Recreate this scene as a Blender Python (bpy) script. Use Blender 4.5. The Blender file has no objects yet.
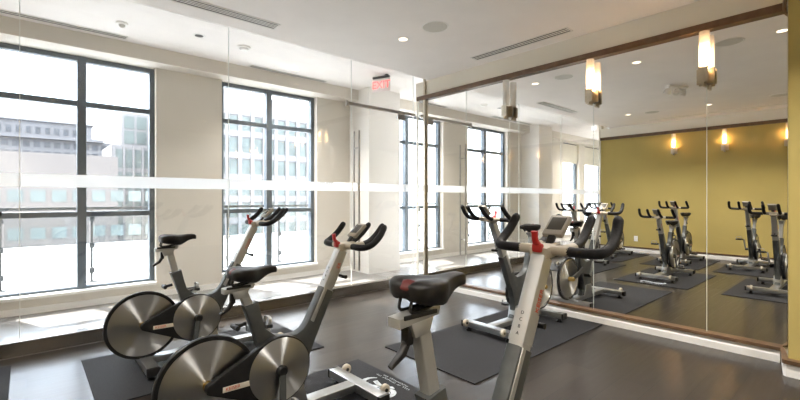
import bpy, bmesh, math, random
from mathutils import Vector, Matrix
random.seed(7)
PI = math.pi
SC = bpy.context.scene
COL = SC.collection

# ------------------------------------------------------------------ camera
HC = 1.22
cam_d = bpy.data.cameras.new('camera'); cam = bpy.data.objects.new('camera', cam_d); COL.objects.link(cam)
cam_d.sensor_width = 36.0; cam_d.lens = 421 / 800 * 36.0; cam_d.shift_y = -2 / 800
cam_d.clip_start = 0.05; cam_d.clip_end = 600
cam.location = (0, 0, HC); cam.rotation_euler = (PI / 2, 0, -math.radians(41.617))
SC.camera = cam
# ------------------------------------------------------------------ exposure, world, sun
SC.view_settings.view_transform = 'Standard'; SC.view_settings.look = 'None'
SC.view_settings.gamma = 1; SC.view_settings.exposure = 1.2; SC.view_settings.use_curve_mapping = False
SC.cycles.use_denoising = True
SC.cycles.max_bounces = 14; SC.cycles.diffuse_bounces = 6; SC.cycles.glossy_bounces = 8
SC.cycles.transparent_max_bounces = 24; SC.cycles.transmission_bounces = 8
SC.cycles.sample_clamp_indirect = 8.0
SC.cycles.caustics_reflective = True
world = bpy.data.worlds.new('World'); SC.world = world; world.use_nodes = True
SKY_STRENGTH = 4.3
def build_world():
    nt = world.node_tree; nt.nodes.clear()
    out = nt.nodes.new('ShaderNodeOutputWorld'); bg = nt.nodes.new('ShaderNodeBackground')
    tc = nt.nodes.new('ShaderNodeTexCoord'); no = nt.nodes.new('ShaderNodeTexNoise'); rp = nt.nodes.new('ShaderNodeValToRGB')
    no.inputs['Scale'].default_value = 2.2; no.inputs['Detail'].default_value = 5
    rp.color_ramp.elements[0].position = .35; rp.color_ramp.elements[0].color = (.62, .74, .92, 1)
    rp.color_ramp.elements[1].position = .6; rp.color_ramp.elements[1].color = (.95, .97, 1, 1)
    nt.links.new(tc.outputs['Generated'], no.inputs['Vector']); nt.links.new(no.outputs['Fac'], rp.inputs['Fac'])
    nt.links.new(rp.outputs['Color'], bg.inputs['Color']); bg.inputs['Strength'].default_value = SKY_STRENGTH
    nt.links.new(bg.outputs['Background'], out.inputs['Surface'])
build_world()
sun_d = bpy.data.lights.new('sun', 'SUN'); sun = bpy.data.objects.new('sun', sun_d); COL.objects.link(sun)
sun_d.energy = 10.5; sun_d.angle = math.radians(.6); sun_d.color = (1, .96, .9)
sun.rotation_euler = Vector((.42, -1, -1.15)).to_track_quat('-Z', 'Y').to_euler()
sun.location = (-6, 20, 22)
DOWN_W = 12.5     # recessed downlights, watts
SCONCE_E = 65.0     # sconce tube emission

# ------------------------------------------------------------------ materials
def newmat(name):
    m = bpy.data.materials.new(name); m.use_nodes = True
    return m, m.node_tree, m.node_tree.nodes['Principled BSDF']
def pbr(name, col, rough=.5, metal=0., noise=0., nscale=8., bump=0., spec=None, coat=0.):
    m, nt, b = newmat(name)
    b.inputs['Base Color'].default_value = (*col, 1); b.inputs['Roughness'].default_value = rough
    b.inputs['Metallic'].default_value = metal
    if spec is not None: b.inputs['Specular IOR Level'].default_value = spec
    if coat: b.inputs['Coat Weight'].default_value = coat
    if noise or bump:
        tc = nt.nodes.new('ShaderNodeTexCoord'); no = nt.nodes.new('ShaderNodeTexNoise')
        no.inputs['Scale'].default_value = nscale; no.inputs['Detail'].default_value = 4
        nt.links.new(tc.outputs['Object'], no.inputs['Vector'])
        if noise:
            rp = nt.nodes.new('ShaderNodeValToRGB')
            rp.color_ramp.elements[0].position = .3; rp.color_ramp.elements[1].position = .7
            rp.color_ramp.elements[0].color = (*[c * (1 - noise) for c in col], 1)
            rp.color_ramp.elements[1].color = (*[min(1, c * (1 + noise)) for c in col], 1)
            nt.links.new(no.outputs['Fac'], rp.inputs['Fac']); nt.links.new(rp.outputs['Color'], b.inputs['Base Color'])
        if bump:
            bp = nt.nodes.new('ShaderNodeBump'); bp.inputs['Strength'].default_value = bump; bp.inputs['Distance'].default_value = .002
            nt.links.new(no.outputs['Fac'], bp.inputs['Height']); nt.links.new(bp.outputs['Normal'], b.inputs['Normal'])
    return m
def emis(name, col, strength):
    m, nt, b = newmat(name)
    b.inputs['Base Color'].default_value = (*col, 1); b.inputs['Emission Color'].default_value = (*col, 1)
    b.inputs['Emission Strength'].default_value = strength
    return m
def thin_glass(name, tint=(.96, .985, .975), ior=1.5, refl=(1, 1, 1)):
    m, nt, b = newmat(name); nt.nodes.remove(b)
    out = nt.nodes['Material Output']
    tr = nt.nodes.new('ShaderNodeBsdfTransparent'); tr.inputs['Color'].default_value = (*tint, 1)
    gl = nt.nodes.new('ShaderNodeBsdfGlossy'); gl.inputs['Roughness'].default_value = 0; gl.inputs['Color'].default_value = (*refl, 1)
    lw = nt.nodes.new('ShaderNodeLayerWeight'); lw.inputs['Blend'].default_value = .5
    pw = nt.nodes.new('ShaderNodeMath'); pw.operation = 'POWER'; pw.inputs[1].default_value = 5
    fr = nt.nodes.new('ShaderNodeMath'); fr.operation = 'MULTIPLY_ADD'; fr.inputs[1].default_value = .8; fr.inputs[2].default_value = .035
    nt.links.new(lw.outputs['Facing'], pw.inputs[0]); nt.links.new(pw.outputs[0], fr.inputs[0])
    mx = nt.nodes.new('ShaderNodeMixShader')
    nt.links.new(fr.outputs[0], mx.inputs['Fac']); nt.links.new(tr.outputs[0], mx.inputs[1]); nt.links.new(gl.outputs[0], mx.inputs[2])
    nt.links.new(mx.outputs[0], out.inputs['Surface'])
    return m
def mirror_mat():
    m, nt, b = newmat('mirror_silver'); nt.nodes.remove(b)
    gl = nt.nodes.new('ShaderNodeBsdfGlossy'); gl.inputs['Roughness'].default_value = 0
    gl.inputs['Color'].default_value = (.95, .945, .925, 1)
    nt.links.new(gl.outputs[0], nt.nodes['Material Output'].inputs['Surface']); return m
def frosted(name='frosted_film', amount=.72):
    m, nt, b = newmat(name); nt.nodes.remove(b)
    tr = nt.nodes.new('ShaderNodeBsdfTransparent'); di = nt.nodes.new('ShaderNodeBsdfDiffuse'); tl = nt.nodes.new('ShaderNodeBsdfTranslucent')
    di.inputs['Color'].default_value = (.95, .96, .97, 1); tl.inputs['Color'].default_value = (.95, .96, .97, 1)
    m1 = nt.nodes.new('ShaderNodeMixShader'); m1.inputs[0].default_value = .6
    m2 = nt.nodes.new('ShaderNodeMixShader'); m2.inputs[0].default_value = amount
    nt.links.new(di.outputs[0], m1.inputs[1]); nt.links.new(tl.outputs[0], m1.inputs[2])
    nt.links.new(tr.outputs[0], m2.inputs[1]); nt.links.new(m1.outputs[0], m2.inputs[2])
    nt.links.new(m2.outputs[0], nt.nodes['Material Output'].inputs['Surface']); return m
def opal_tube():
    m, nt, b = newmat('opal_glass'); nt.nodes.remove(b)
    tr = nt.nodes.new('ShaderNodeBsdfTransparent'); tl = nt.nodes.new('ShaderNodeBsdfTranslucent'); gl = nt.nodes.new('ShaderNodeBsdfGlossy')
    tl.inputs['Color'].default_value = (.95, .93, .9, 1); gl.inputs['Roughness'].default_value = .15
    m1 = nt.nodes.new('ShaderNodeMixShader'); m1.inputs[0].default_value = .6; m2 = nt.nodes.new('ShaderNodeMixShader'); m2.inputs[0].default_value = .05
    nt.links.new(tr.outputs[0], m1.inputs[1]); nt.links.new(tl.outputs[0], m1.inputs[2]); nt.links.new(m1.outputs[0], m2.inputs[1]); nt.links.new(gl.outputs[0], m2.inputs[2])
    nt.links.new(m2.outputs[0], nt.nodes['Material Output'].inputs['Surface']); return m
def plank_floor(name, c1, c2, gap, rough, width=.19, length=1.5):
    m, nt, b = newmat(name)
    tc = nt.nodes.new('ShaderNodeTexCoord'); br = nt.nodes.new('ShaderNodeTexBrick')
    br.inputs['Color1'].default_value = (*c1, 1); br.inputs['Color2'].default_value = (*c2, 1); br.inputs['Mortar'].default_value = (*gap, 1)
    br.inputs['Scale'].default_value = 1; br.inputs['Brick Width'].default_value = length; br.inputs['Row Height'].default_value = width
    br.inputs['Mortar Size'].default_value = .0028; br.inputs['Mortar Smooth'].default_value = .3; br.offset = .37
    nt.links.new(tc.outputs['Object'], br.inputs['Vector'])
    mp = nt.nodes.new('ShaderNodeMapping'); mp.inputs['Scale'].default_value = (1.6, 26, 1)
    no = nt.nodes.new('ShaderNodeTexNoise'); no.inputs['Scale'].default_value = 1.5; no.inputs['Detail'].default_value = 6
    nt.links.new(tc.outputs['Object'], mp.inputs['Vector']); nt.links.new(mp.outputs[0], no.inputs['Vector'])
    mx = nt.nodes.new('ShaderNodeMix'); mx.data_type = 'RGBA'; mx.blend_type = 'OVERLAY'; mx.inputs[0].default_value = .35
    nt.links.new(br.outputs['Color'], mx.inputs[6]); nt.links.new(no.outputs['Fac'], mx.inputs[7])
    nt.links.new(mx.outputs[2], b.inputs['Base Color']); b.inputs['Specular IOR Level'].default_value = .12; b.inputs['Coat IOR'].default_value = 1.5; b.inputs['Coat Roughness'].default_value = .2
    cw = nt.nodes.new('ShaderNodeMapRange'); cw.inputs[3].default_value = .72; cw.inputs[4].default_value = 0
    nt.links.new(br.outputs['Fac'], cw.inputs[0]); nt.links.new(cw.outputs[0], b.inputs['Coat Weight'])
    mr = nt.nodes.new('ShaderNodeMapRange'); mr.inputs[3].default_value = rough - .06; mr.inputs[4].default_value = rough + .1
    nt.links.new(no.outputs['Fac'], mr.inputs[0]); nt.links.new(mr.outputs[0], b.inputs['Roughness'])
    bp = nt.nodes.new('ShaderNodeBump'); bp.inputs['Strength'].default_value = .12; bp.inputs['Distance'].default_value = .002
    nt.links.new(br.outputs['Fac'], bp.inputs['Height']); bp.invert = True
    nt.links.new(bp.outputs['Normal'], b.inputs['Normal'])
    return m
def brushed_disc(name, col, rough=.33):
    m, nt, b = newmat(name)
    b.inputs['Base Color'].default_value = (*col, 1); b.inputs['Metallic'].default_value = 1; b.inputs['Roughness'].default_value = rough
    b.inputs['Anisotropic'].default_value = 1.0; b.inputs['Anisotropic Rotation'].default_value = .25
    tg = nt.nodes.new('ShaderNodeTangent'); tg.direction_type = 'RADIAL'; tg.axis = 'Y'
    nt.links.new(tg.outputs[0], b.inputs['Tangent'])
    return m
M = {}
M['white_ceiling'] = pbr('white_ceiling', (.88, .85, .835), .9, noise=.02, nscale=3)
M['corridor_wall'] = pbr('beige_paint', (.67, .635, .575), .85, noise=.02, nscale=2)
M['cream_wall'] = pbr('cream_paint', (.80, .765, .68), .85, noise=.02, nscale=2)
M['white_wall'] = pbr('white_paint', (.80, .78, .75), .85, noise=.02, nscale=2)
M['ochre_wall'] = pbr('ochre_paint', (.445, .35, .115), .8, noise=.03, nscale=2)
M['white_trim'] = pbr('white_trim', (.84, .83, .81), .45, noise=.02, nscale=5)
M['brown_wood'] = pbr('brown_wood', (.13, .075, .042), .4, noise=.25, nscale=14)
M['floor'] = plank_floor('dark_plank', (.014, .011, .0095), (.026, .021, .0175), (.005, .0045, .0045), .40)
M['corridor_floor'] = plank_floor('pale_plank', (.22, .212, .207), (.245, .237, .23), (.15, .14, .14), .4, .3, 1.2)
M['mat'] = pbr('rubber_mat', (.016, .017, .020), .8, spec=.25, noise=.35, nscale=160, bump=.6)
M['print'] = pbr('mat_print', (.42, .46, .50), .7, noise=.3, nscale=60)
M['glass'] = thin_glass('partition_glass', (.978, .982, .978))
M['window_glass'] = thin_glass('window_glass', (.965, .97, .97))
M['rail_glass'] = thin_glass('rail_glass', (.86, .885, .895))
M['frost'] = frosted()
M['etch'] = pbr('etched_lettering', (.30, .30, .30), .8, noise=.1)
M['mirror'] = mirror_mat()
M['seam'] = pbr('mirror_edge', (.75, .78, .75), .25, noise=.05)
M['steel'] = pbr('brushed_steel', (.42, .41, .39), .30, 1, noise=.06, nscale=30)
M['shoe_steel'] = pbr('base_shoe_steel', (.30, .275, .25), .26, 1, noise=.08, nscale=12)
M['chrome'] = pbr('chrome', (.8, .79, .77), .12, 1, noise=.03)
M['window_frame'] = pbr('slate_frame', (.10, .125, .15), .38, .2, noise=.08, nscale=6)
M['silver'] = pbr('silver_paint', (.43, .435, .43), .42, .65, noise=.04, nscale=20)
M['frame_grey'] = pbr('charcoal_casting', (.085, .092, .094), .42, .55, noise=.12, nscale=20)
M['frame_steel'] = pbr('base_steel', (.42, .43, .435), .3, .95, noise=.05, nscale=20)
M['black'] = pbr('black_plastic', (.010, .010, .011), .42, spec=.35, noise=.2, nscale=40)
M['grip'] = pbr('black_rubber_grip', (.008, .008, .010), .55, spec=.25, noise=.3, nscale=120, bump=.4)
M['saddle'] = pbr('black_vinyl', (.009, .008, .008), .42, spec=.35, noise=.25, nscale=60, bump=.3)
M['clampgrey'] = pbr('pale_grip', (.42, .38, .31), .5, noise=.06, nscale=30)
M['disc'] = brushed_disc('brushed_disc', (.55, .555, .555), .48)
M['brass'] = pbr('brass_hub', (.50, .36, .14), .35, 1, noise=.05)
M['red'] = pbr('red_plastic', (.42, .02, .02), .35, noise=.1)
M['redtext'] = pbr('red_lettering', (.55, .07, .02), .5, noise=.05)
M['darkred'] = pbr('dark_red_vinyl', (.085, .007, .007), .45, noise=.1)
M['whiteplate'] = pbr('pale_label', (.62, .58, .5), .5, noise=.05)
M['console'] = pbr('console_grey', (.30, .28, .24), .45, noise=.06)
M['screen'] = pbr('console_screen', (.07, .066, .06), .25, noise=.1)
M['tube_glass'] = opal_tube()
M['filament'] = emis('warm_bulb', (1, .62, .30), SCONCE_E)
M['bulb_off'] = pbr('unlit_bulb', (.6, .58, .54), .4, noise=.05)
M['bronze'] = pbr('satin_nickel', (.58, .53, .44), .3, 1, noise=.06, nscale=30)
M['bulb'] = emis('downlight_lens', (1, .84, .62), 1.6)
M['vent_dark'] = pbr('vent_dark', (.05, .05, .05), .8, noise=.1)
M['vent_white'] = pbr('vent_white', (.78, .77, .75), .5, noise=.03)
M['speaker'] = pbr('speaker_mesh', (.60, .59, .56), .7, noise=.08, nscale=200)
M['exit_face'] = pbr('exit_panel', (.80, .76, .74), .4, noise=.02)
M['exit_red'] = emis('exit_red', (.9, .10, .09), 1.2)
M['blind'] = pbr('roller_blind', (.72, .69, .6), .8, noise=.04)
M['terrace'] = pbr('terrace_white', (.55, .55, .55), .8, noise=.03, nscale=1)
M['metal_rail'] = pbr('rail_post_metal', (.030, .035, .04), .6, 0, noise=.06)
M['conc_white'] = pbr('facade_white', (.215, .21, .212), .85, noise=.04, nscale=.3)
M['conc_beige'] = pbr('facade_beige', (.135, .122, .115), .85, noise=.04, nscale=.3)
M['conc_grey'] = pbr('facade_grey', (.15, .152, .162), .85, noise=.06, nscale=.3)
M['city_glass'] = pbr('facade_window', (.105, .13, .125), .35, 0, noise=.25, nscale=.4)
M['city_glass_dark'] = pbr('facade_window_dark', (.045, .052, .062), .35, 0, noise=.3, nscale=.5)
M['leaf'] = pbr('roof_foliage', (.16, .20, .11), .8, noise=.4, nscale=3)
M['ground'] = pbr('city_ground', (.30, .30, .30), .9, noise=.1, nscale=.1)

# ------------------------------------------------------------------ mesh helpers
class MB:
    def __init__(s): s.bm = bmesh.new()
    def merge(s, bm2, mat=None):
        me = bpy.data.meshes.new('tmp')
        if mat is not None: bmesh.ops.transform(bm2, matrix=mat, verts=bm2.verts)
        bm2.to_mesh(me); bm2.free(); s.bm.from_mesh(me); bpy.data.meshes.remove(me); return s
    def box(s, c, size, rot=None, bev=0., seg=2):
        b = bmesh.new(); bmesh.ops.create_cube(b, size=1)
        bmesh.ops.scale(b, vec=size, verts=b.verts)
        if bev: bmesh.ops.bevel(b, geom=list(b.edges), offset=bev, segments=seg, affect='EDGES', profile=.6)
        m = Matrix.Translation(c)
        if rot is not None: m = m @ rot
        return s.merge(b, m)
    def bb(s, x0, x1, y0, y1, z0, z1, bev=0.):
        return s.box(((x0 + x1) / 2, (y0 + y1) / 2, (z0 + z1) / 2), (abs(x1 - x0), abs(y1 - y0), abs(z1 - z0)), bev=bev)
    def prism(s, poly, t0, t1, axis='y', bev=0., seg=2):
        """poly of 2D points; axis y: (x,z) extruded in y; axis z: (x,y) extruded in z; axis x: (y,z)."""
        b = bmesh.new()
        def P(p, t): return {'y': (p[0], t, p[1]), 'z': (p[0], p[1], t), 'x': (t, p[0], p[1])}[axis]
        va = [b.verts.new(P(p, t0)) for p in poly]; vb = [b.verts.new(P(p, t1)) for p in poly]
        n = len(poly); b.faces.new(va); b.faces.new(vb[::-1])
        for i in range(n): b.faces.new((va[i], vb[i], vb[(i + 1) % n], va[(i + 1) % n]))
        bmesh.ops.recalc_face_normals(b, faces=b.faces)
        if bev:
            ed = [e for e in b.edges if any(len(f.verts) > 4 for f in e.link_faces) or len(poly) <= 4]
            bmesh.ops.bevel(b, geom=ed, offset=bev, segments=seg, affect='EDGES', profile=.6)
        return s.merge(b)
    def sweep(s, pts, prof, side=None, scale=None):
        """sweep a closed 2D profile along pts. prof (a,b): a along side vector, b along side x tangent."""
        pts = [Vector(p) for p in pts]; b = bmesh.new(); rings = []
        prev = None
        for i, p in enumerate(pts):
            t = (pts[min(i + 1, len(pts) - 1)] - pts[max(i - 1, 0)]).normalized()
            if prev is None:
                sd = Vector(side) if side else (Vector((0, 1, 0)) if abs(t.y) < .9 else Vector((1, 0, 0)))
            else: sd = prev
            sd = (sd - t * sd.dot(t)).normalized(); prev = sd
            up = t.cross(sd); k = scale[i] if scale else 1
            rings.append([b.verts.new(p + sd * a * k + up * c * k) for a, c in prof])
        n = len(prof)
        for r0, r1 in zip(rings, rings[1:]):
            for j in range(n): b.faces.new((r0[j], r0[(j + 1) % n], r1[(j + 1) % n], r1[j]))
        b.faces.new(rings[0][::-1]); b.faces.new(rings[-1])
        bmesh.ops.recalc_face_normals(b, faces=b.faces)
        return s.merge(b)
    def tube(s, pts, r, n=12, side=None, scale=None):
        return s.sweep(pts, [(r * math.cos(2 * PI * k / n), r * math.sin(2 * PI * k / n)) for k in range(n)], side, scale)
    def lathe(s, prof, mat, n=40):
        """prof [(r,h)] around local Z, then mat."""
        b = bmesh.new(); rings = []
        for r, h in prof:
            if r < 1e-6: rings.append([b.verts.new((0, 0, h))])
            else: rings.append([b.verts.new((r * math.cos(2 * PI * k / n), r * math.sin(2 * PI * k / n), h)) for k in range(n)])
        for a, c in zip(rings, rings[1:]):
            for k in range(n):
                k2 = (k + 1) % n
                if len(a) == 1 and len(c) == 1: continue
                if len(a) == 1: b.faces.new((a[0], c[k], c[k2]))
                elif len(c) == 1: b.faces.new((a[k], a[k2], c[0]))
                else: b.faces.new((a[k], a[k2], c[k2], c[k]))
        bmesh.ops.recalc_face_normals(b, faces=b.faces)
        return s.merge(b, mat)
    def build(s, name, mat, parent=None, smooth=True, loc=None):
        bm = s.bm
        if smooth:
            for f in bm.faces: f.smooth = True
            for e in bm.edges:
                if len(e.link_faces) == 2 and e.calc_face_angle(0) > math.radians(38): e.smooth = False
        if loc is not None: bmesh.ops.translate(bm, vec=-Vector(loc), verts=bm.verts)
        me = bpy.data.meshes.new(name); bm.to_mesh(me); bm.free()
        mt = M[mat] if isinstance(mat, str) else mat
        me.materials.append(mt)
        o = bpy.data.objects.new(name, me); COL.objects.link(o)
        if loc is not None: o.location = loc
        if parent is not None: o.parent = parent
        return o
def smooth_path(pts, k=6):
    pts = [Vector(p) for p in pts]; out = []
    P = [pts[0] * 2 - pts[1]] + pts + [pts[-1] * 2 - pts[-2]]
    for i in range(1, len(P) - 2):
        for j in range(k):
            t = j / k; a, b, c, d = P[i - 1], P[i], P[i + 1], P[i + 2]
            out.append(.5 * ((2 * b) + (c - a) * t + (2 * a - 5 * b + 4 * c - d) * t * t + (3 * b - a - 3 * c + d) * t ** 3))
    out.append(pts[-1]); return out
def rr(w, h, r, n=3):
    """rounded rectangle profile"""
    o = []
    for cx, cy, a0 in ((w / 2 - r, h / 2 - r, 0), (-w / 2 + r, h / 2 - r, PI / 2), (-w / 2 + r, -h / 2 + r, PI), (w / 2 - r, -h / 2 + r, 1.5 * PI)):
        for k in range(n + 1): o.append((cx + r * math.cos(a0 + k * PI / 2 / n), cy + r * math.sin(a0 + k * PI / 2 / n)))
    return o
def tag(o, label=None, cat=None, group=None, kind=None):
    if label: o['label'] = label
    if cat: o['category'] = cat
    if group: o['group'] = group
    if kind: o['kind'] = kind
    return o
def empty(name, loc, rz=0, **k):
    o = bpy.data.objects.new(name, None); COL.objects.link(o); o.location = loc; o.rotation_euler = (0, 0, rz)
    o.empty_display_size = .1
    return tag(o, **k)
def st(o): o['kind'] = 'structure'; return o
def text(name, s, size, mat, parent, matrix, ext=.0006):
    c = bpy.data.curves.new(name, 'FONT'); c.body = s; c.size = size; c.extrude = ext; c.align_x = 'CENTER'; c.align_y = 'CENTER'
    tmp = bpy.data.objects.new('tmp', c); COL.objects.link(tmp)
    me = bpy.data.meshes.new_from_object(tmp, depsgraph=bpy.context.evaluated_depsgraph_get()); me.name = name
    bpy.data.objects.remove(tmp); bpy.data.curves.remove(c)
    me.materials.clear(); me.materials.append(M[mat])
    o = bpy.data.objects.new(name, me); COL.objects.link(o); o.parent = parent; o.matrix_local = matrix
    return o
RX = lambda a: Matrix.Rotation(a, 4, 'X')
RY = lambda a: Matrix.Rotation(a, 4, 'Y')
RZ = lambda a: Matrix.Rotation(a, 4, 'Z')
T = lambda *v: Matrix.Translation(v)

# ------------------------------------------------------------------ dimensions
XM, YG, XW, YB = 4.215, 4.36, -1.90, -2.6       # mirror plane, glass line, ochre wall, back wall
H, HCOR = 2.87, 3.00
YI, YF = 5.90, 6.02                               # window wall inner face, window frame plane
XL, XR = -7.2, 9.5
# ------------------------------------------------------------------ floor and ceiling
st(MB().bb(XW - .2, XM + .3, YB - .2, YG, -.1, 0).build('floor', 'floor', smooth=False))
st(MB().bb(XL, XR, YG, YI + .2, -.1, 0).build('floor_corridor', 'corridor_floor', smooth=False))
st(MB().bb(XW - .2, XM + .3, YB - .2, 4.14, H, H + .25).build('ceiling', 'white_ceiling', smooth=False))
st(MB().bb(XL, XR, 4.14, YI + .2, HCOR, HCOR + .12).build('ceiling_corridor', 'white_ceiling', smooth=False))
st(MB().bb(XL, XR, 5.65, YI + .2, 2.83, HCOR).build('trim_bulkhead', 'corridor_wall', smooth=False))
# ------------------------------------------------------------------ room walls
st(MB().bb(XW - .15, XW, YB - .15, 4.36, 0, H).build('wall_left', 'ochre_wall', smooth=False))
st(MB().bb(XW, XW + .02, YB, 4.36, 2.66, H).build('trim_1', 'cream_wall', smooth=False))
st(MB().bb(XW, XW + .045, YB, 4.36, 2.595, 2.66, bev=.004).build('trim_2', 'brown_wood', smooth=False))
def baseboard(x_face, x_out, y0, y1, name):
    """white board with a coved top and a brown cap; x_out is the room side"""
    sgn = 1 if x_out > x_face else -1; dd = abs(x_out - x_face)
    prof = [(0, 0), (dd, 0), (dd, .055), (dd * .75, .075), (dd * .7, .088), (0, .088)]
    b = MB()
    poly = [(x_face + sgn * a, z) for a, z in prof]
    b.prism(poly, y0, y1, 'y')
    return st(b.build('baseboard_' + name, 'white_trim', smooth=False))
baseboard(XW, XW + .035, YB, 4.36, 'left')
st(MB().bb(XW, XW + .04, YB, 4.36, .088, .115, bev=.003).build('trim_3', 'brown_wood', smooth=False))
# mirror wall: core, wall above, trims, ledge
st(MB().bb(XM + .012, XM + .3, YB - .15, YG + .04, 0, 2.63).build('wall_right', 'cream_wall', smooth=False))
st(MB().bb(XM + .0, XM + .3, .40, YG + .04, 2.63, H).build('wall_right_upper', 'cream_wall', smooth=False))
st(MB().bb(XM - .045, XM + .012, .43, YG - .02, 2.60, 2.66, bev=.004).build('trim_4', 'brown_wood', smooth=False))
baseboard(XM + .012, 4.172, .462, YG - .02, 'right')
st(MB().bb(4.165, XM + .012, .452, YG - .02, .088, .115, bev=.003).build('trim_5', 'brown_wood', smooth=False))
# ochre pier at the near end of the mirror
pier = [(XM + .05, .425), (XM, .421), (3.93, .392), (3.93, YB - .15), (XM + .05, YB - .15)]
st(MB().prism(pier, 0, H, 'z').build('wall_pier', 'ochre_wall', smooth=False))
pb = [(4.19, .457), (3.90, .415), (3.885, .40), (3.885, YB), (3.93, YB), (3.93, .392), (4.19, .44)]
st(MB().prism(pb, 0, .088, 'z').build('baseboard_pier', 'white_trim', smooth=False))
pb2 = [(4.19, .462), (3.89, .422), (3.872, .405), (3.872, YB), (3.93, YB), (3.93, .392), (4.19, .44)]
st(MB().prism(pb2, .088, .115, 'z').build('trim_6', 'brown_wood', smooth=False))
pb3 = [(4.2, .452), (3.905, .41), (3.89, .395), (3.89, YB), (3.93, YB), (3.93, .392), (4.2, .44)]
st(MB().prism(pb3, 2.60, 2.66, 'z').build('trim_7', 'brown_wood', smooth=False))
# back wall behind the viewer
st(MB().bb(XW - .15, XM + .05, YB - .15, YB, 0, H).build('wall_back', 'cream_wall', smooth=False))
# ------------------------------------------------------------------ corridor walls and windows
WINS = [(-5.75, -4.40, None), (-4.05, -3.05, None), (-.30, 1.205, .475), (1.995, 3.47, 2.71), (4.78, 6.2, 5.49), (7.0, 8.4, 7.7)]
ZS, ZT = .18, 2.83
w = MB(); x = XL
for a, b_, _ in WINS:
    w.bb(x, a, YI, YI + .2, 0, ZT); w.bb(a, b_, YI, YI + .2, 0, ZS); x = b_
w.bb(x, XR, YI, YI + .2, 0, ZT)
st(w.build('wall_window', 'corridor_wall', smooth=False))
st(MB().bb(XL - .1, XL, YG, YI + .2, 0, HCOR).build('wall_corridor_left', 'white_wall', smooth=False))
st(MB().bb(XR, XR + .1, YG, YI + .2, 0, HCOR).build('wall_corridor_right', 'white_wall', smooth=False))
st(MB().bb(XL, XW - .151, YG - .1, YG + .04, 0, HCOR).build('wall_corridor_front', 'white_wall', smooth=False))
st(MB().bb(XM + .3, XR, YG - .1, YG + .04, 0, HCOR).build('wall_corridor_back', 'white_wall', smooth=False))
st(MB().bb(XW - .2, XM + .3, 4.10, 4.14, H + .25, HCOR + .12).build('wall_ceiling_step', 'white_ceiling', smooth=False))
st(MB().bb(4.10, 4.76, 5.36, YI, 0, HCOR).build('wall_column_right', 'white_wall', smooth=False))
st(MB().bb(-1.50, -.88, 5.40, YI, 0, HCOR).build('wall_column_left', 'white_wall', smooth=False))
bbm = MB(); x = XL
for (a, b_) in ((XL, -1.50), (-.88, 4.10), (4.76, XR)): bbm.bb(a, b_, YI - .015, YI, 0, .07)
st(bbm.build('baseboard_window', 'white_trim', smooth=False))
for i, (a, b_, mu) in enumerate(WINS):
    f = MB(); fw = .055; y0, y1 = YF - .03, YF + .06
    f.bb(a, a + fw, y0, y1, ZS, ZT, .004); f.bb(b_ - fw, b_, y0, y1, ZS, ZT, .004)
    f.bb(a + fw, b_ - fw, y0, y1, ZS, ZS + .035, .004); f.bb(a + fw, b_ - fw, y0, y1, ZT - fw, ZT, .004)
    f.bb(a + fw, b_ - fw, y0 + .004, y1 - .004, 2.265, 2.325, .004); f.bb(a + fw, b_ - fw, y0 + .004, y1 - .004, 1.005, 1.065, .004)
    if mu: f.bb(mu - .042, mu + .042, y0 - .012, y1 - .002, ZS, ZT, .004)
    fo = st(f.build('window_%d' % (i + 1), 'window_frame', smooth=False))
    MB().bb(a + .01, b_ - .01, YF + .01, YF + .018, ZS + .01, ZT - .01).build('window_pane', 'window_glass', fo, smooth=False)
    MB().bb(a - .0, b_ + .0, YI - .035, YF - .03, ZS - .025, ZS + .008, .004).build('window_sill', 'white_trim', fo, smooth=False)
    if i < 2: MB().bb(a + .01, b_ - .01, YF - .05, YF - .035, 2.25, 2.8).build('roller_blind', 'blind', fo, smooth=False)
# ------------------------------------------------------------------ glass partition
shoe = MB().bb(XW + .021, 4.20, YG, YG + .10, .012, .115, .003).bb(XW + .021, 4.20, YG + .012, YG + .09, 0, .012).build('base_channel', 'shoe_steel', smooth=False)
tag(shoe, 'long brushed steel base channel running along the floor under the glass wall', 'base channel')
head = MB().bb(XW + .021, 4.20, YG + .025, YG + .06, HCOR - .02, HCOR).build('glass_head_channel', 'steel', smooth=False)
tag(head, 'slim steel channel holding the glass wall at the ceiling', 'head channel')
post = MB().bb(4.180, 4.212, 4.184, 4.214, .116, H + .12, .003).build('corner_post', 'bronze', smooth=False)
tag(post, 'slim steel upright where the glass wall meets the mirror', 'post')
post2 = MB().bb(XW - .15, XW + .012, 4.362, 4.405, 0, H + .12, .003).build('corner_post', 'bronze', smooth=False)
tag(post2, 'slim end post where the glass wall meets the ochre wall, seen in the mirror', 'post')
panels = [(XW + .03, -.035, 'clear glass panel at the left edge, before the window, with the first frosted stripe'),
          (-.03, 1.555, 'clear glass panel in front of the large left window with frosted stripe'),
          (1.56, 3.085, 'clear glass panel beside the door, its frosted stripe carrying small lettering'),
          (4.005, 4.163, 'narrow clear glass strip between the glass door and the steel corner post')]
GY = YG + .04
def band(x0, x1, parent):
    MB().bb(x0, x1, GY - .0075, GY - .0062, 1.308, 1.412).build('frosted_stripe', 'frost', parent, smooth=False)
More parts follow.
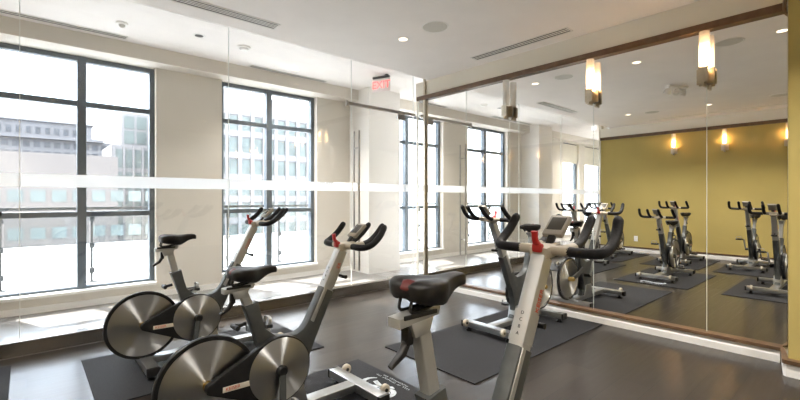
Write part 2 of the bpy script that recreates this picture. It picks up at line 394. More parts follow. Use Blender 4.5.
for x0, x1, lb in panels:
    p = MB().bb(x0, x1, GY - .006, GY + .006, .117, HCOR - .02).build('glass_screen', 'glass', smooth=False)
    tag(p, lb, 'glass panel', 'glass wall panels'); band(x0 + .002, x1 - .002, p)
    e = MB().bb(x1 - .003, x1 + .0015, GY - .0062, GY + .0062, .118, HCOR - .022).build('edge', 'seam', p, smooth=False)
    if abs(x0 - 1.56) < .01:
        rnd = random.Random(3)
        for row, (z, xs, n, hh) in enumerate(((1.395, 2.58, 9, .034), (1.335, 2.63, 6, .034))):
            l = MB()
            for k in range(n):
                xx = xs + k * .026
                l.bb(xx, xx + .004, GY - .0088, GY - .0078, z - hh / 2, z + hh / 2)
                zz = z + rnd.choice((-1, 0, 1)) * hh * .4
                l.bb(xx + .005, xx + .017, GY - .0088, GY - .0078, zz - .002, zz + .002)
                if rnd.random() < .5: l.bb(xx + .016, xx + .020, GY - .0088, GY - .0078, z - hh / 2, z + hh / 2)
            l.build('etched_lettering', 'etch', p, smooth=False)
door = MB().bb(3.10, 3.995, GY - .006, GY + .006, .125, 2.383).build('glass_door', 'glass', smooth=False)
tag(door, 'frameless glass door with tall steel pull bars beside the mirror', 'door')
band(3.102, 3.993, door)
for yy in (-.055, .055):
    h = MB().tube([(3.165, GY + yy, .30), (3.165, GY + yy, 2.08)], .0125, 12, side=(1, 0, 0))
    for z in (.55, 1.86): h.tube([(3.165, GY + yy, z), (3.165, GY + math.copysign(.006, yy), z)], .009, 10)
    h.build('pull_bar', 'steel', door)
MB().bb(3.86, 3.995, GY - .016, GY + .016, 2.31, 2.383, .003).build('pivot_patch', 'steel', door, smooth=False)
over = MB().bb(3.10, 3.995, GY - .006, GY + .006, 2.425, HCOR - .02).build('glass_transom', 'glass', smooth=False)
tag(over, 'clear glass pane above the glass door, over the steel rail', 'glass panel', 'glass wall panels')
rail = MB().bb(3.0, 4.163, GY - .05, GY - .0065, 2.385, 2.425, .004)
rail.bb(2.985, 3.0, GY - .045, GY - .0065, 2.37, 2.44, .003)
tag(rail.build('door_rail', 'steel', smooth=False), 'horizontal brushed steel rail across the top of the glass door', 'rail')
# ------------------------------------------------------------------ mirrors
ym = [4.352, 2.82, 1.85, .92, .423]
ml = ['tall frameless mirror pane next to the steel corner post', 'tall mirror pane between the unlit sconce and the middle sconce',
      'tall mirror pane between the two lit sconces', 'narrow mirror pane ending at the ochre pier']
for k in range(4):
    p = MB().bb(XM, XM + .01, ym[k + 1] + .0015, ym[k] - .0015, .116, 2.598).build('wall_mirror', 'mirror', smooth=False)
    tag(p, ml[k], 'mirror', 'mirror wall panes')
    if k < 3: MB().bb(XM - .0006, XM + .006, ym[k + 1] - .0035, ym[k + 1] + .0015, .117, 2.597).build('edge', 'seam', p, smooth=False)

# ------------------------------------------------------------------ sconces
def sconce(x, y, sgn, lit, label):
    """sgn: direction from wall into the room along X"""
    r = empty('wall_sconce', (x, y, 2.16), 0, label=label, cat='wall light', group='glass tube wall sconces')
    MB().bb(0, sgn * .012, -.045, .045, 0.0, .12, .002).build('backplate', 'steel', r, smooth=False)
    b = MB()
    b.bb(sgn * .012, sgn * .100, -.012, .012, .02, .09, .002)
    b.bb(sgn * .030, sgn * .036, -.062, .062, .0, .125, .001); b.bb(sgn * .108, sgn * .114, -.034, .034, .0, .125, .001)
    b.bb(sgn * .034, sgn * .118, -.008, .008, -.03, .120, .001)
    b.build('bracket', 'bronze', r, smooth=False)
    t = MB().lathe([(.034, .0), (.036, 0), (.036, .29), (.034, .29), (.034, .0)], T(sgn * .072, 0, .127), 24).build('glass_tube', 'tube_glass', r)
    MB().lathe([(0, 0), (.009, 0), (.009, .05), (.014, .07), (.016, .11), (.010, .16), (0, .17)], T(sgn * .072, 0, .128), 14).build('bulb', 'filament' if lit else 'bulb_off', t)
    return r
sconce(XM - .001, 2.82, -1, False, 'unlit white glass tube sconce on the mirror, nearest the glass wall')
sconce(XM - .001, 1.85, -1, True, 'middle sconce on the mirror, lit glass tube over steel plates')
sconce(XM - .001, .92, -1, True, 'lit glass tube sconce on the mirror, nearest the ochre pier')
for y, lb in ((2.82, 'nearest the glass wall'), (1.95, 'in the middle'), (1.02, 'nearest the viewer')):
    sconce(XW + .001, y, 1, True, 'lit tube sconce on the ochre wall, %s, seen in the mirror' % lb)

# ------------------------------------------------------------------ ceiling fittings
def downlight(x, y, z, lb, lamp=True):
    r = empty('downlight', (x, y, z), 0, label=lb, cat='ceiling light', group='recessed downlights')
    MB().lathe([(.044, -.001), (.060, -.004), (.066, -.001), (.066, 0)], Matrix(), 28).build('trim_ring', 'white_trim', r)
    MB().lathe([(0, -.0015), (.043, -.0015), (.043, 0)], Matrix(), 24).build('lens', 'bulb' if lamp else 'vent_dark', r)
    if lamp:
        ld = bpy.data.lights.new('downlight_lamp', 'AREA'); ld.shape = 'DISK'; ld.size = .085; ld.spread = math.radians(112); ld.energy = DOWN_W; ld.color = (1, .93, .84)
        lo = bpy.data.objects.new('downlight_lamp', ld); COL.objects.link(lo); lo.parent = r; lo.location = (0, 0, -.006)
for x, y, lb in ((2.93, 3.25, 'near the glass door'), (2.87, 1.92, 'before the middle mirror pane'), (2.85, .60, 'before the ochre pier'),
                 (-.5, 3.24, 'over the back row by the glass wall'), (-.6, 1.94, 'over the middle of the back row'), (-.6, .6, 'over the near end of the back row')):
    downlight(x, y, H, 'round recessed downlight in the room ceiling, ' + lb)
for x, y in ((2.87, -.75), (-.6, -.75), (2.87, -2.0), (-.6, -2.0), (1.2, -1.4)):  # unseen lamps added behind the viewer to brighten the room
    downlight(x, y, H, 'unseen recessed downlight added in the room ceiling behind the viewer')
downlight(2.80, 5.33, HCOR, 'lit recessed downlight in the corridor ceiling by the exit sign')
downlight(1.42, 4.92, HCOR, 'dark recessed spot in the corridor ceiling above the left window', lamp=False)
downlight(-3.2, 5.1, HCOR, 'recessed downlight far along the corridor ceiling')
downlight(6.6, 5.1, HCOR, 'recessed downlight in the corridor ceiling beyond the column')
for x, y, lb in ((2.95, 2.81, 'nearest the glass wall'), (2.87, 1.02, 'above the near sconce'), (-.56, 2.83, 'over the back row by the glass wall'), (-.6, 1.0, 'over the near end of the back row')):
    r = empty('ceiling_speaker', (x, y, H), 0, label='round flush ceiling speaker with pale mesh, ' + lb, cat='speaker', group='flush ceiling speakers')
    MB().lathe([(.118, -.002), (.128, -.006), (.134, -.001), (.134, 0)], Matrix(), 36).build('rim', 'white_trim', r)
    MB().lathe([(0, -.003), (.118, -.003), (.118, 0)], Matrix(), 36).build('grille', 'speaker', r)
def vent(x0, x1, y0, y1, z, n, lb):
    cx, cy = (x0 + x1) / 2, (y0 + y1) / 2
    r = empty('slot_diffuser', (cx, cy, z), 0, label=lb, cat='air vent', group='linear ceiling air vents')
    a, b = (x1 - x0) / 2, (y1 - y0) / 2
    MB().bb(-a, a, -b, b, -.002, 0).build('backing', 'vent_dark', r, smooth=False)
    f = MB(); t = .012
    f.bb(-a - t, a + t, -b - t, -b, -.007, 0); f.bb(-a - t, a + t, b, b + t, -.007, 0); f.bb(-a - t, -a, -b, b, -.007, 0); f.bb(a, a + t, -b, b, -.007, 0)
    s = MB()
    if a > b:
        for k in range(1, n): yy = -b + 2 * b * k / n; f.bb(-a, a, yy - .0065, yy + .0065, -.006, -.001)
    else:
        for k in range(1, n): xx = -a + 2 * a * k / n; f.bb(xx - .0065, xx + .0065, -b, b, -.006, -.001)
    f.build('grille', 'vent_white', r, smooth=False)
vent(.55, 1.80, 3.76, 3.88, H, 4, 'long slotted air vent in the room ceiling above the glass wall')
vent(3.91, 4.02, 1.98, 3.14, H, 3, 'long slotted air vent in the room ceiling beside the mirror wall')
vent(-1.50, -1.44, 1.0, 3.15, H, 2, 'thin slotted air vent along the ochre wall ceiling, seen in mirror')
vent(-.7, .83, 5.47, 5.55, HCOR, 2, 'slim slot vent in the corridor ceiling above the left window')
vent(2.26, 3.42, 5.53, 5.61, HCOR, 2, 'slim slot vent in the corridor ceiling above the right window')
sm = empty('smoke_detector', (1.92, 4.93, HCOR), 0, label='round white smoke detector on the corridor ceiling', cat='smoke detector')
MB().lathe([(0, -.045), (.04, -.045), (.05, -.03), (.052, -.022), (.07, -.018), (.075, 0)], Matrix(), 28).build('body', 'white_trim', sm)
MB().lathe([(.0505, -.030), (.054, -.026), (.0515, -.022)], Matrix(), 28).build('vent_ring', 'speaker', sm)
sp = empty('corridor_sensor', (.73, 5.08, HCOR), 0, label='small white surface sensor on the corridor ceiling at left', cat='sensor')  # small ceiling sensor, no lamp in it
MB().lathe([(.055, 0), (.055, -.012), (.05, -.018), (0, -.018)], Matrix(), 24).build('base', 'white_trim', sp)
MB().lathe([(.03, 0), (.026, -.022), (.012, -.032), (0, -.034)], T(.0, .0, -.016), 20).build('lens', 'speaker', sp)
tri = empty('ceiling_spot_cluster', (1.27, 1.93, H), .5, label='white cluster of three spot heads on the room ceiling, seen in mirror', cat='ceiling light')
MB().box((0, 0, -.02), (.34, .09, .04), bev=.012).build('base', 'white_trim', tri)
for k in (-1, 0, 1):
    MB().lathe([(0, 0), (.03, 0), (.05, .03), (.056, .075), (.05, .075), (.04, .05), (0, .045)], T(k * .13, 0, -.045) @ RX(PI + .6 * (1 if k else -.4)), 22).build('spot_head', 'vent_white', tri)
# exit sign in the corridor
ex = empty('exit_sign', (3.84, 4.73, 2.752), math.radians(-70), label='red lettered exit sign hanging in the corridor behind the glass door', cat='exit sign')
MB().box((0, 0, .10), (.30, .014, .19), bev=.003).build('panel', 'exit_face', ex)
text('lettering', 'EXIT', .15, 'exit_red', ex, T(0, -.0085, .10) @ RX(PI / 2))
bk = MB().box((0, .0, .212), (.27, .05, .03), bev=.004); bk.bb(.07, .11, -.02, .02, .225, .246); bk.build('bracket', 'black', ex)
# wall outlet
ot = empty('power_outlet', (XW + .001, 3.58, .24), 0, label='white power outlet low on the ochre wall, seen in mirror', cat='power outlet')
MB().bb(0, .007, -.04, .04, 0, .12, .002).build('cover_plate', 'white_trim', ot)
so = MB()
for z in (.035, .085): so.bb(.007, .0085, -.016, .016, z - .014, z + .014)
so.build('socket', 'vent_white', ot)

# ------------------------------------------------------------------ exercise mats
def mat_(x0, x1, y0, y1, lb):
    m = MB().bb(x0, x1, y0, y1, .001, .008, .002).build('floor_mat', 'mat', smooth=False, loc=((x0 + x1) / 2, (y0 + y1) / 2, 0))
    return tag(m, lb, 'floor mat', 'rubber mats under the spin bikes')
mat_(.31, 1.82, 2.98, 3.93, 'black rubber mat under the front row bike beside the glass wall')
matB = mat_(.33, 1.87, 1.64, 2.58, 'black rubber mat with pale printed emblem under the middle front row bike')
mat_(.33, 1.87, .34, 1.28, 'black rubber mat under the bike closest to the viewer')
mat_(2.19, 4.14, 1.73, 2.65, 'wide black rubber mat under the bike in front of the mirror')
mat_(-1.6, -.08, 3.20, 4.15, 'black rubber mat in the back row at the left edge, along the glass wall')
mat_(-1.6, -.06, 1.97, 2.88, 'black rubber mat under the middle bike of the back row, seen in mirror')
mat_(-1.6, -.04, .86, 1.77, 'black rubber mat under the nearest bike of the back row, seen in mirror')
lo = MB(); zc = .0088 - .0
def arc_strip(c, r0, r1, a0, a1, w0, w1, n=14):
    o, i = [], []
    for k in range(n + 1):
        t = k / n; a = a0 + (a1 - a0) * t; r = r0 + (r1 - r0) * t; ww = (w0 + (w1 - w0) * math.sin(PI * t))
        o.append((c[0] + (r + ww) * math.cos(a), c[1] + (r + ww) * math.sin(a))); i.append((c[0] + (r - ww) * math.cos(a), c[1] + (r - ww) * math.sin(a)))
    return o + i[::-1]
mc = matB.location
def L(poly): lo.prism([(px - mc.x, py - mc.y) for px, py in poly], .0083, .0090, 'z')
L(arc_strip((1.69, 2.19), .085, .02, .4, 4.2, .004, .018)); L(arc_strip((1.68, 2.03), .085, .02, 3.5, 7.4, .004, .018))
L([(1.66, 2.0), (1.69, 1.99), (1.745, 2.19), (1.715, 2.2)]); L([(1.65, 2.16), (1.66, 2.19), (1.76, 2.05), (1.75, 2.02)])
lo.build('printed_emblem', 'print', matB, smooth=False)
lt = MB(); rnd = random.Random(5)
for x0, n, yy0 in ((1.80, 20, 1.95), (1.825, 15, 1.99)):
    for k in range(n):
        if rnd.random() < .12: continue
        y = yy0 + k * .0165; lt.bb(x0 - mc.x, x0 - mc.x + .014, y - mc.y, y - mc.y + .003, .0083, .0088)
        xx = x0 - mc.x + rnd.choice((0, .006, .011)); lt.bb(xx, xx + .003, y - mc.y, y - mc.y + .011, .0083, .0088)
lt.build('printed_lettering', 'print', matB, smooth=False)

# ------------------------------------------------------------------ spin bike
def circle(c, r, a0=0, a1=2 * PI, n=40): return [(c[0] + r * math.cos(a0 + (a1 - a0) * k / n), c[1] + r * math.sin(a0 + (a1 - a0) * k / n)) for k in range(n + (0 if a1 - a0 >= 2 * PI - .01 else 1))]
AY = RX(PI / 2)                       # lathe axis Z -> -Y
def bike(x, y, rz, sh, bh, label, crank=-1.75):
    """x forward, y left, z up. sh: saddle top height, bh: bar height"""
    r = empty('spin_bike', (x, y, .008), rz, label=label, cat='exercise bike', group='spin bikes')
    z0 = -.008
    FC, FR = (-.47, .315), .236        # flywheel
    DC, DR = (-.130, .318), .166       # drive disc
    # base
    for nm, xx in (('front_stabilizer', .405), ('rear_stabilizer', -.46)):
        s = MB().box((xx, 0, .062), (.075, .52, .050), bev=.006).build(nm, 'frame_steel', r)
        for sg in (-1, 1):
            MB().box((xx, sg * .262, .060), (.079, .022, .056), bev=.006).build('end_cap', 'black', s)
            MB().lathe([(0, 0), (.026, 0), (.028, .008), (.016, .016), (.012, .04), (0, .04)], T(xx, sg * .21, 0), 18).build('levelling_foot', 'black', s)
    MB().box((-.028, 0, .064), (.80, .085, .044), bev=.006).build('base_beam', 'frame_steel', r)
    for sg in (-1, 1):
        w_ = MB().lathe([(0, -.014), (.026, -.014), (.032, -.009), (.032, .009), (.026, .014), (0, .014)], T(.466, sg * .20, .080) @ AY, 24).build('transport_wheel', 'clampgrey', r)
        MB().lathe([(0, -.018), (.011, -.018), (.011, .018), (0, .018)], T(.466, sg * .20, .080) @ AY, 12).build('axle', 'black', w_)
    # main casting: Y shaped frame
    out = [(-.303, .665), (-.228, .680), (-.208, .595), (-.190, .535), (-.140, .492), (-.080, .472), (-.015, .470), (.022, .487),
           (.052, .522), (.150, .705), (.222, .668), (.118, .452), (.075, .36), (.04, .26), (.03, .14), (.06, .082), (-.20, .082), (-.15, .14), (-.16, .26), (-.215, .40), (-.245, .50), (-.272, .58)]
    MB().prism(out, -.030, .030, 'y', bev=.010, seg=2).build('frame', 'frame_grey', r)
    MB().prism([(.068, .53), (.158, .70), (.178, .69), (.088, .515)], -.034, .034, 'y', bev=.004).build('frame_cheek', 'silver', r)
    MB().prism([(-.15, .083), (.05, .083), (.02, .20), (-.11, .20)], -.040, .040, 'y', bev=.006).build('frame_foot', 'frame_steel', r)
    # flywheel
    fl = MB().lathe([(0, -.010), (FR - .02, -.010), (FR - .02, .010), (0, .010)], T(FC[0], 0, FC[1]) @ AY, 64).build('flywheel', 'disc', r)
    MB().lathe([(FR - .022, -.013), (FR - .003, -.013), (FR, -.008), (FR, .008), (FR - .003, .013), (FR - .022, .013), (FR - .022, -.013)], T(FC[0], 0, FC[1]) @ AY, 64).build('rim', 'black', fl)
    MB().lathe([(FR - .032, -.0102), (FR - .030, -.0135), (FR - .022, -.0150), (FR - .018, -.0132)], T(FC[0], 0, FC[1]) @ AY, 64).build('rim_band', 'chrome', fl)
    MB().lathe([(0, -.075), (.016, -.075), (.024, -.06), (.026, .04), (.018, .06), (0, .06)], T(FC[0], 0, FC[1]) @ AY @ RX(0), 20).build('hub', 'brass', fl)
    # rear stays on the left carry the flywheel
    MB().sweep([(FC[0], .045, FC[1]), (-.30, .045, .36), (-.20, .040, .40)], rr(.016, .05, .004), side=(0, 1, 0)).build('stay', 'frame_grey', r)
    # chain guard on the right side
    th = math.asin((DR + .008 - .028) / (DC[0] - FC[0])); c1 = circle(FC, .028, PI / 2 + th, 3 * PI / 2 - th, 14)
    c2 = circle(DC, DR + .008, -PI / 2 - th, PI / 2 + th, 40)
    g = MB().prism(c1 + c2, -.070, -.036, 'y', bev=.006).build('chain_guard', 'black', r)
    MB().box((-.345, -.0712, .298), (.155, .0024, .026), rot=RY(.02), bev=.0008).build('label_plate', 'whiteplate', g)
    text('lettering', 'KEISER', .024, 'redtext', g, T(-.375, -.0728, .299) @ RX(PI / 2))
    dd = MB().lathe([(0, -.003), (DR - .004, -.003), (DR, 0), (DR - .004, .003), (0, .003)], T(DC[0], -.073, DC[1]) @ AY, 56).build('drive_disc', 'disc', r)
    MB().lathe([(0, -.004), (.026, -.004), (.030, .02), (.022, .03), (0, .03)], T(DC[0], -.076, DC[1]) @ AY, 22).build('crank_boss', 'black', dd)
    for sg, a in ((-1, crank), (1, crank + PI)):
        yy = sg * .115; ex_, ez = DC[0] + .17 * math.cos(a), DC[1] + .17 * math.sin(a)
        MB().sweep([(DC[0], sg * .096 , DC[1]), (DC[0] * .5 + ex_ * .5, sg * .106, DC[1] * .5 + ez * .5), (ex_, yy, ez)], rr(.016, .034, .005), side=(0, 1, 0)).build('crank_arm', 'silver' if sg > 0 else 'frame_grey', r)
        p = MB().box((ex_, yy + sg * .065, ez), (.095, .085, .022), bev=.005)
        p.tube([(ex_, yy, ez), (ex_, yy + sg * .03, ez)], .008, 8)
        p = p.build('pedal', 'black', r)
        MB().sweep(smooth_path([(ex_ + .03, yy + sg * .03, ez + .010), (ex_ + .035, yy + sg * .035, ez + .045), (ex_ + .035, yy + sg * .095, ez + .045), (ex_ + .03, yy + sg * .10, ez + .010)], 4), rr(.018, .004, .0015), side=(1, 0, 0)).build('toe_strap', 'silver', p)
    if True:
        MB().lathe([(0, 0), (.02, 0), (.02, .09), (0, .09)], T(DC[0], .10, DC[1]) @ AY, 16).build('axle', 'black', r)
    # saddle post, rail, saddle
    MB().sweep([(-.250, 0, .60), (-.312, 0, sh - .098)], rr(.040, .044, .005), side=(0, 1, 0)).build('seat_post', 'silver', r)
    rl = MB().prism([(-.400, sh - .122), (-.255, sh - .108), (-.245, sh - .085), (-.262, sh - .080), (-.400, sh - .096)], -.025, .025, 'y', bev=.004)
    rl.prism([(-.345, sh - .155), (-.29, sh - .150), (-.275, sh - .108), (-.36, sh - .115)], -.026, .026, 'y', bev=.004)
    rl = rl.build('seat_slider', 'silver', r)
    for sg in (-1, 1):
        MB().tube(smooth_path([(-.355, sg * .022, sh - .050), (-.36, sg * .022, sh - .082), (-.33, sg * .022, sh - .086), (-.28, sg * .020, sh - .078), (-.215, sg * .010, sh - .050)], 5), .0045, 8, side=(0, 1, 0)).build('saddle_rail', 'black', rl)
    MB().box((-.332, -.033, sh - .092), (.12, .006, .012), bev=.002).build('slot_strip', 'black', rl)
    lv = MB().box((-.352, 0, sh - .150), (.022, .03, .05), bev=.005)
    lv.sweep([(-.352, 0, sh - .165), (-.37, 0, sh - .195), (-.412, 0, sh - .222)], rr(.022, .020, .006), side=(0, 1, 0), scale=[1, 1, .7])
    lv.build('seat_lever', 'black', r)
    sd = MB(); b = bmesh.new(); rings = []
    #          x      half w  top    drop   edge
    sect = [(-.402, .040, -.022, .024), (-.396, .072, -.010, .040), (-.375, .092, -.002, .058), (-.335, .098, 0, .068), (-.290, .086, -.003, .072), (-.255, .062, -.006, .075),
            (-.225, .043, -.006, .066), (-.190, .032, -.004, .048), (-.155, .027, -.003, .036), (-.128, .024, -.006, .030), (-.112, .016, -.014, .020)]
    sect = [(-.245 + (sx + .257) * .84, hw * .86, tz, dr * .95) for sx, hw, tz, dr in sect]
    for sx, hw, tz, dr in sect:
        ring = []
        for k in range(20):
            a = 2 * PI * k / 20; cs, sn = math.cos(a), math.sin(a)
            px = hw * math.copysign(abs(cs) ** .75, cs)
            pz = sh + tz - .012 + (.012 if sn > 0 else dr) * math.copysign(abs(sn) ** .7, sn)
            if sn > 0 and sx < -.26: pz -= .006 * max(0, 1 - abs(px) / .03)
            if sn < 0 and abs(px) < hw * .5: pz += dr * .3
            ring.append(b.verts.new((sx, px, pz)))
        rings.append(ring)
    for r0, r1 in zip(rings, rings[1:]):
        for k in range(20): b.faces.new((r0[k], r0[(k + 1) % 20], r1[(k + 1) % 20], r1[k]))
    b.faces.new(rings[0][::-1]); b.faces.new(rings[-1]); bmesh.ops.recalc_face_normals(b, faces=b.faces)
    bmesh.ops.subdivide_edges(b, edges=b.edges, cuts=1, use_grid_fill=True, smooth=.6)
    for f in b.faces: f.smooth = True
    sd.merge(b); so_ = sd.build('saddle', 'saddle', r, smooth=False)
    for p in so_.data.polygons: p.use_smooth = True
    bl = bmesh.new(); bmesh.ops.create_uvsphere(bl, u_segments=18, v_segments=10, radius=1)
    ac = MB().merge(bl, T(-.354, -.004, sh - .015) @ RY(-.75) @ Matrix.Diagonal((.019, .034, .007, 1)).to_4x4())
    ac.build('saddle_accent', 'darkred', so_)['label'] = 'dark red patch on the rear of the saddle'
    # pop pin knobs
    kb = MB().tube([(-.285, 0, .575), (-.335, 0, .565)], .010, 10).tube([(-.338, -.034, .565), (-.338, .034, .565)], .013, 12)
    kb.lathe([(0, -.004), (.016, -.004), (.016, .004), (0, .004)], T(-.33, 0, .566) @ RY(PI / 2), 14)
    kb.build('seat_knob', 'black', r)
    # handle mast
    k = .5; mx = lambda z: .170 + k * (z - .66)
    ms = MB().sweep([(mx(.60), 0, .60), (mx(bh - .025), 0, bh - .025)], rr(.056, .060, .004), side=(0, 1, 0)).build('handle_mast', 'silver', r)
    dirv = Vector((k, 0, 1)).normalized()
    ang = math.atan2(1, k)
    zc_ = .84 if bh > .95 else .79
    # lettering along the right hand face
    text('lettering', 'KEISER', .030, 'redtext', ms, T(mx(zc_) + .010, -.0288, zc_) @ RX(PI / 2) @ RZ(ang))
    sa, ca = math.sin(ang), math.cos(ang)
    for i_, ch in enumerate('DCBA'):
        zz = .79 - i_ * .022
        text('lettering', ch, .017, 'black', ms, Matrix(((0, ca, -sa, mx(zz) - .0336 * sa), (-1, 0, 0, 0), (0, sa, ca, zz + .0336 * ca), (0, 0, 0, 1))))
    MB().sweep([(mx(.70), 0, .70), (mx(.80), 0, .80)], rr(.061, .066, .004), side=(0, 1, 0)).build('mast_sleeve', 'silver', r)
    MB().tube([(mx(.775) + .028, 0, .762), (mx(.775) + .075, 0, .742)], .008, 10).tube([(mx(.775) + .078, -.03, .741), (mx(.775) + .078, .03, .741)], .011, 12).build('mast_knob', 'black', r)
    # handlebar
    cx = mx(bh) - .005
    hb = MB().box((cx + .02, 0, bh - .002), (.11, .075, .045), rot=RY(-.12), bev=.010)
    hb.tube([(cx + .01, -.10, bh + .002), (cx + .01, .10, bh + .002)], .0185, 16, side=(1, 0, 0))
    for sg in (-1, 1): hb.tube(smooth_path([(cx + .03, sg * .035, bh), (cx + .07, sg * .062, bh + .004), (cx + .11, sg * .072, bh + .010)], 5), .0175, 14)
    hb = hb.build('handlebar', 'clampgrey', r)
    for sg in (-1, 1):
        o_ = smooth_path([(cx + .01, sg * .095, bh + .002), (cx + .008, sg * .165, bh + .002), (cx + .022, sg * .207, bh + .006), (cx + .062, sg * .222, bh + .024), (cx + .115, sg * .220, bh + .066), (cx + .160, sg * .212, bh + .125)], 7)
        n_ = len(o_); MB().tube(o_, .0185, 14, scale=[1.0] * (n_ - 2) + [.95, .6]).build('grip', 'grip', hb)
        i_ = smooth_path([(cx + .105, sg * .072, bh + .009), (cx + .150, sg * .074, bh + .024), (cx + .205, sg * .072, bh + .062), (cx + .262, sg * .070, bh + .122)], 7)
        n_ = len(i_); MB().tube(i_, .0175, 14, scale=[1.0] * (n_ - 2) + [.95, .6]).build('grip', 'grip', hb)
    # console on its stem, facing the rider
    MB().sweep([(cx + .045, 0, bh + .015), (cx + .090, 0, bh + .072)], rr(.03, .016, .004), side=(0, 1, 0)).build('console_stem', 'black', r)
    tilt = RY(-.62)
    co = MB().box((cx + .110, 0, bh + .085), (.022, .082, .108), rot=RY(.85), bev=.006).build('console', 'console', r)
    MB().box((cx + .110 - .0105 * math.cos(.85) + .004, 0, bh + .085 + .0105 * math.sin(.85) + .004), (.003, .062, .068), rot=RY(.85), bev=.001).build('display', 'screen', co)
    # red resistance lever at the rear of the clamp
    rl = MB().box((cx - .035, .0, bh + .012), (.028, .038, .034), bev=.009)
    rl.sweep(smooth_path([(cx - .03, 0, bh + .02), (cx - .052, 0, bh + .04), (cx - .058, 0, bh + .075)], 4), rr(.024, .018, .006), side=(0, 1, 0), scale=[1, 1, 1, 1, .9, .9, .9, .9, 1.1])
    rl.build('resistance_lever', 'red', r)['label'] = 'red plastic lever'
    return r
bike(1.09, 3.43, 0, .945, 1.00, 'spin bike side on beside the glass wall, in front of the pier between windows')
bike(1.12, 2.12, 0, .862, .925, 'spin bike on the mat with pale emblem, its wheel cut by the photo bottom', crank=-1.62)
bike(1.115, .83, 0, .995, 1.015, 'spin bike closest to the viewer, big black saddle with a dark red patch')
bike(3.45, 2.26, PI, .955, 1.02, 'spin bike turned to face the others, on the wide mat before the mirror')
bike(-.72, 3.67, 0, .92, 1.00, 'back row spin bike along the glass wall, only one grip showing at the left edge')
bike(-.88, 2.44, 0, .93, 1.03, 'middle bike of the back row, seen in the mirror behind the front row')
bike(-.88, 1.40, 0, .93, 1.03, 'nearest bike of the back row, seen in the mirror beside the ochre pier')

# ------------------------------------------------------------------ terrace and city outside
st(MB().bb(-14, 18, YI + .21, 12.5, -.4, .08).build('terrace_floor', 'terrace', smooth=False))
par = MB().bb(-14, 18, 12.5, 12.8, -.4, .10)
st(par.build('wall_parapet', 'terrace', smooth=False))
for k, xx in enumerate([-2.95 + .905 * i for i in range(12)]):
    r = empty('railing_post', (xx, 7.08, .08), 0, label='slim metal railing post on the white terrace outside, in the row beyond the windows', cat='railing post', group='terrace railing posts')
    MB().bb(-.013, .013, -.015, .015, .01, .98, .003).build('upright', 'metal_rail', r, smooth=False)
    MB().box((0, 0, .006), (.12, .12, .012), bev=.002).build('base_plate', 'metal_rail', r)
    for z in (.16, .50, .86): MB().box((0, -.03, z), (.06, .035, .07), bev=.004).build('glass_clamp', 'metal_rail', r)
tag(MB().bb(-3.2, 7.3, 7.055, 7.105, 1.06, 1.10, .004).build('railing_handrail', 'metal_rail', smooth=False), 'straight metal handrail of the terrace railing outside the windows', 'handrail')
for i in range(11):
    xx = -2.95 + .905 * i
    tag(MB().bb(xx + .03, xx + .875, 7.075, 7.087, .16, 1.02).build('balustrade_glass', 'rail_glass', smooth=False), 'clear glass pane of the terrace railing outside the windows', 'glass pane', 'terrace railing panes')
def building(name, label, x0, x1, y0, y1, z0, z1, mat, rows, cols, ww, wh, zr0, dz, xr0, dx, glass='city_glass', extra=None):
    r = empty(name, ((x0 + x1) / 2, (y0 + y1) / 2, z0), 0, label=label, cat='building', group=None)
    ox, oy, oz = r.location
    m = MB().bb(x0 - ox, x1 - ox, y0 - oy, y1 - oy, 0, z1 - oz)
    if extra: extra(m, ox, oy, oz)
    m.build('wall', mat, r, smooth=False)
    for i in range(rows):
        for j in range(cols):
            xx = xr0 + j * dx; zz = zr0 - i * dz
            f = MB().bb(xx - ox, xx + ww - ox, y0 - .06 - oy, y0 + .02 - oy, zz - wh - oz, zz - oz)
            f.build('window', glass, r, smooth=False)
    return r
def ex_w2(m, ox, oy, oz):
    m.bb(22 - ox, 29 - ox, 75 - oy, 88 - oy, 18.4 - oz, 22.5 - oz); m.bb(30.5 - ox, 32 - ox, 74 - oy, 80 - oy, 18.4 - oz, 20.3 - oz)
    for j in range(15): m.bb(20.2 + j * 2.1 - .3 - ox, 20.2 + j * 2.1 + .3 - ox, 69.6 - oy, 70.2 - oy, -10 - oz, 16.0 - oz)
    for i in range(7): m.bb(18 - ox, 52 - ox, 69.75 - oy, 70.2 - oy, 15.0 - i * 3.6 - oz, 16.0 - i * 3.6 - oz)
building('office_block', 'tall pale office block with a grid of green windows, beyond the right window', 18, 52, 70, 90, -14, 18.4, 'conc_white', 6, 14, 1.4, 2.5, 14.8, 3.6, 20.55, 2.1, extra=ex_w2)
def ex_t(m, ox, oy, oz):
    m.bb(13.2 - ox, 24 - ox, 93 - oy, 104 - oy, 11 - oz, 17.2 - oz)
    for j in range(8): m.bb(12.0 + j * 1.5 - .18 - ox, 12.0 + j * 1.5 + .18 - ox, 91.6 - oy, 92.1 - oy, -10 - oz, 10.8 - oz)
tw = building('tower_block', 'narrow pale tower with tall glazed bays, at the right side of the left window', 11.6, 24, 92, 105, -14, 11, 'conc_white', 4, 7, 1.05, 3.4, 10.2, 4.2, 12.25, 1.5, extra=ex_t)
for j in range(4):
    for i in range(2):
        ox, oy, oz = tw.location
        MB().bb(13.7 + j * 2.0 - ox, 15.3 + j * 2.0 - ox, 92.9 - oy, 93.05 - oy, 11.4 + i * 2.8 - oz, 13.8 + i * 2.8 - oz).build('window', 'city_glass', tw, smooth=False)
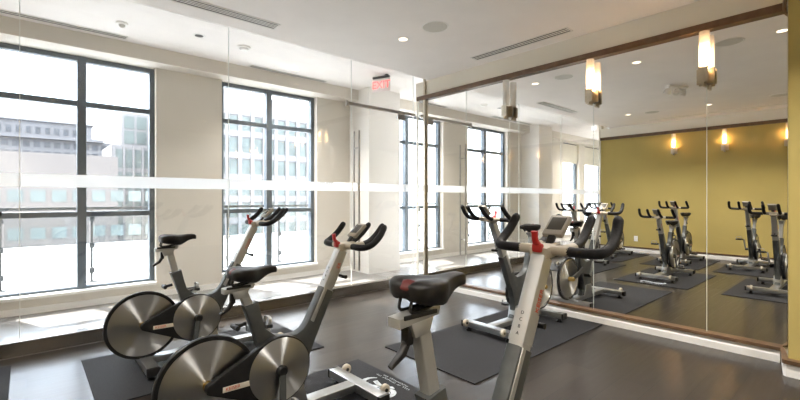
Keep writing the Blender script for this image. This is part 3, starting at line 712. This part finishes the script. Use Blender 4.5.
def ex_b1(m, ox, oy, oz):
    m.bb(-60 - ox, 11.6 - ox, 122 - oy, 140 - oy, 14.4 - oz, 18.0 - oz)
    m.bb(-60 - ox, 18.5 - ox, 118.6 - oy, 120.5 - oy, 9.2 - oz, 10.0 - oz); m.bb(-60 - ox, 13.5 - ox, 118.6 - oy, 120.5 - oy, 14.0 - oz, 14.6 - oz)
    m.bb(-60 - ox, 11.9 - ox, 121.4 - oy, 140 - oy, 18.0 - oz, 18.3 - oz)
b1 = building('apartment_block', 'long terraced apartment block with dark window bands, beyond the left window', -60, 18, 120, 140, -14, 14.2, 'conc_grey', 4, 16, 1.1, 1.3, 13.5, 2.1, -9, 1.7, glass='city_glass_dark', extra=ex_b1)
for j in range(12):
    ox, oy, oz = b1.location
    MB().bb(-8 + j * 1.6 - ox, -7.2 + j * 1.6 - ox, 121.9 - oy, 122.05 - oy, 15.4 - oz, 16.8 - oz).build('window', 'city_glass_dark', b1, smooth=False)
building('low_block', 'low beige block with a blank upper wall and a row of teal windows', -50, 8.5, 62, 80, -14, 6.3, 'conc_beige', 2, 10, 1.3, 1.3, 2.1, 4.2, -5.2, 1.85)
building('far_block', 'pale mid rise block with square windows between low block and tower', 9.5, 21, 112, 118.2, -14, 9.0, 'conc_beige', 6, 6, 1.0, 1.4, 8.2, 2.3, 10.0, 1.8, glass='city_glass_dark')
st(MB().bb(-150, 150, 12.8, 300, -14.4, -14).build('ground_city', 'ground', smooth=False))
def shrub(x, y, z, s, lb):
    r = empty('rooftop_tree', (x, y, z), 0, label=lb, cat='tree', group=None)
    b = bmesh.new(); bmesh.ops.create_icosphere(b, subdivisions=4, radius=1)
    for v in b.verts:
        n = v.co.normalized(); k = 1 + .25 * math.sin(5 * n.x + 3 * n.z) * math.cos(4 * n.y + x) + random.uniform(-.12, .12)
        v.co = Vector((n.x * s * 1.3, n.y * s, n.z * s * .8 + s * .9)) * k
    MB().merge(b).build('foliage', 'leaf', r); MB().tube([(0, 0, 0), (0, 0, s)], .12, 8).build('trunk', 'brown_wood', r)
shrub(13.6, 117.2, 9.02, .85, 'round rooftop tree left of the tower, further left of two')
shrub(17.4, 117.2, 9.02, .65, 'smaller rooftop tree next to the tower on the apartment roof')
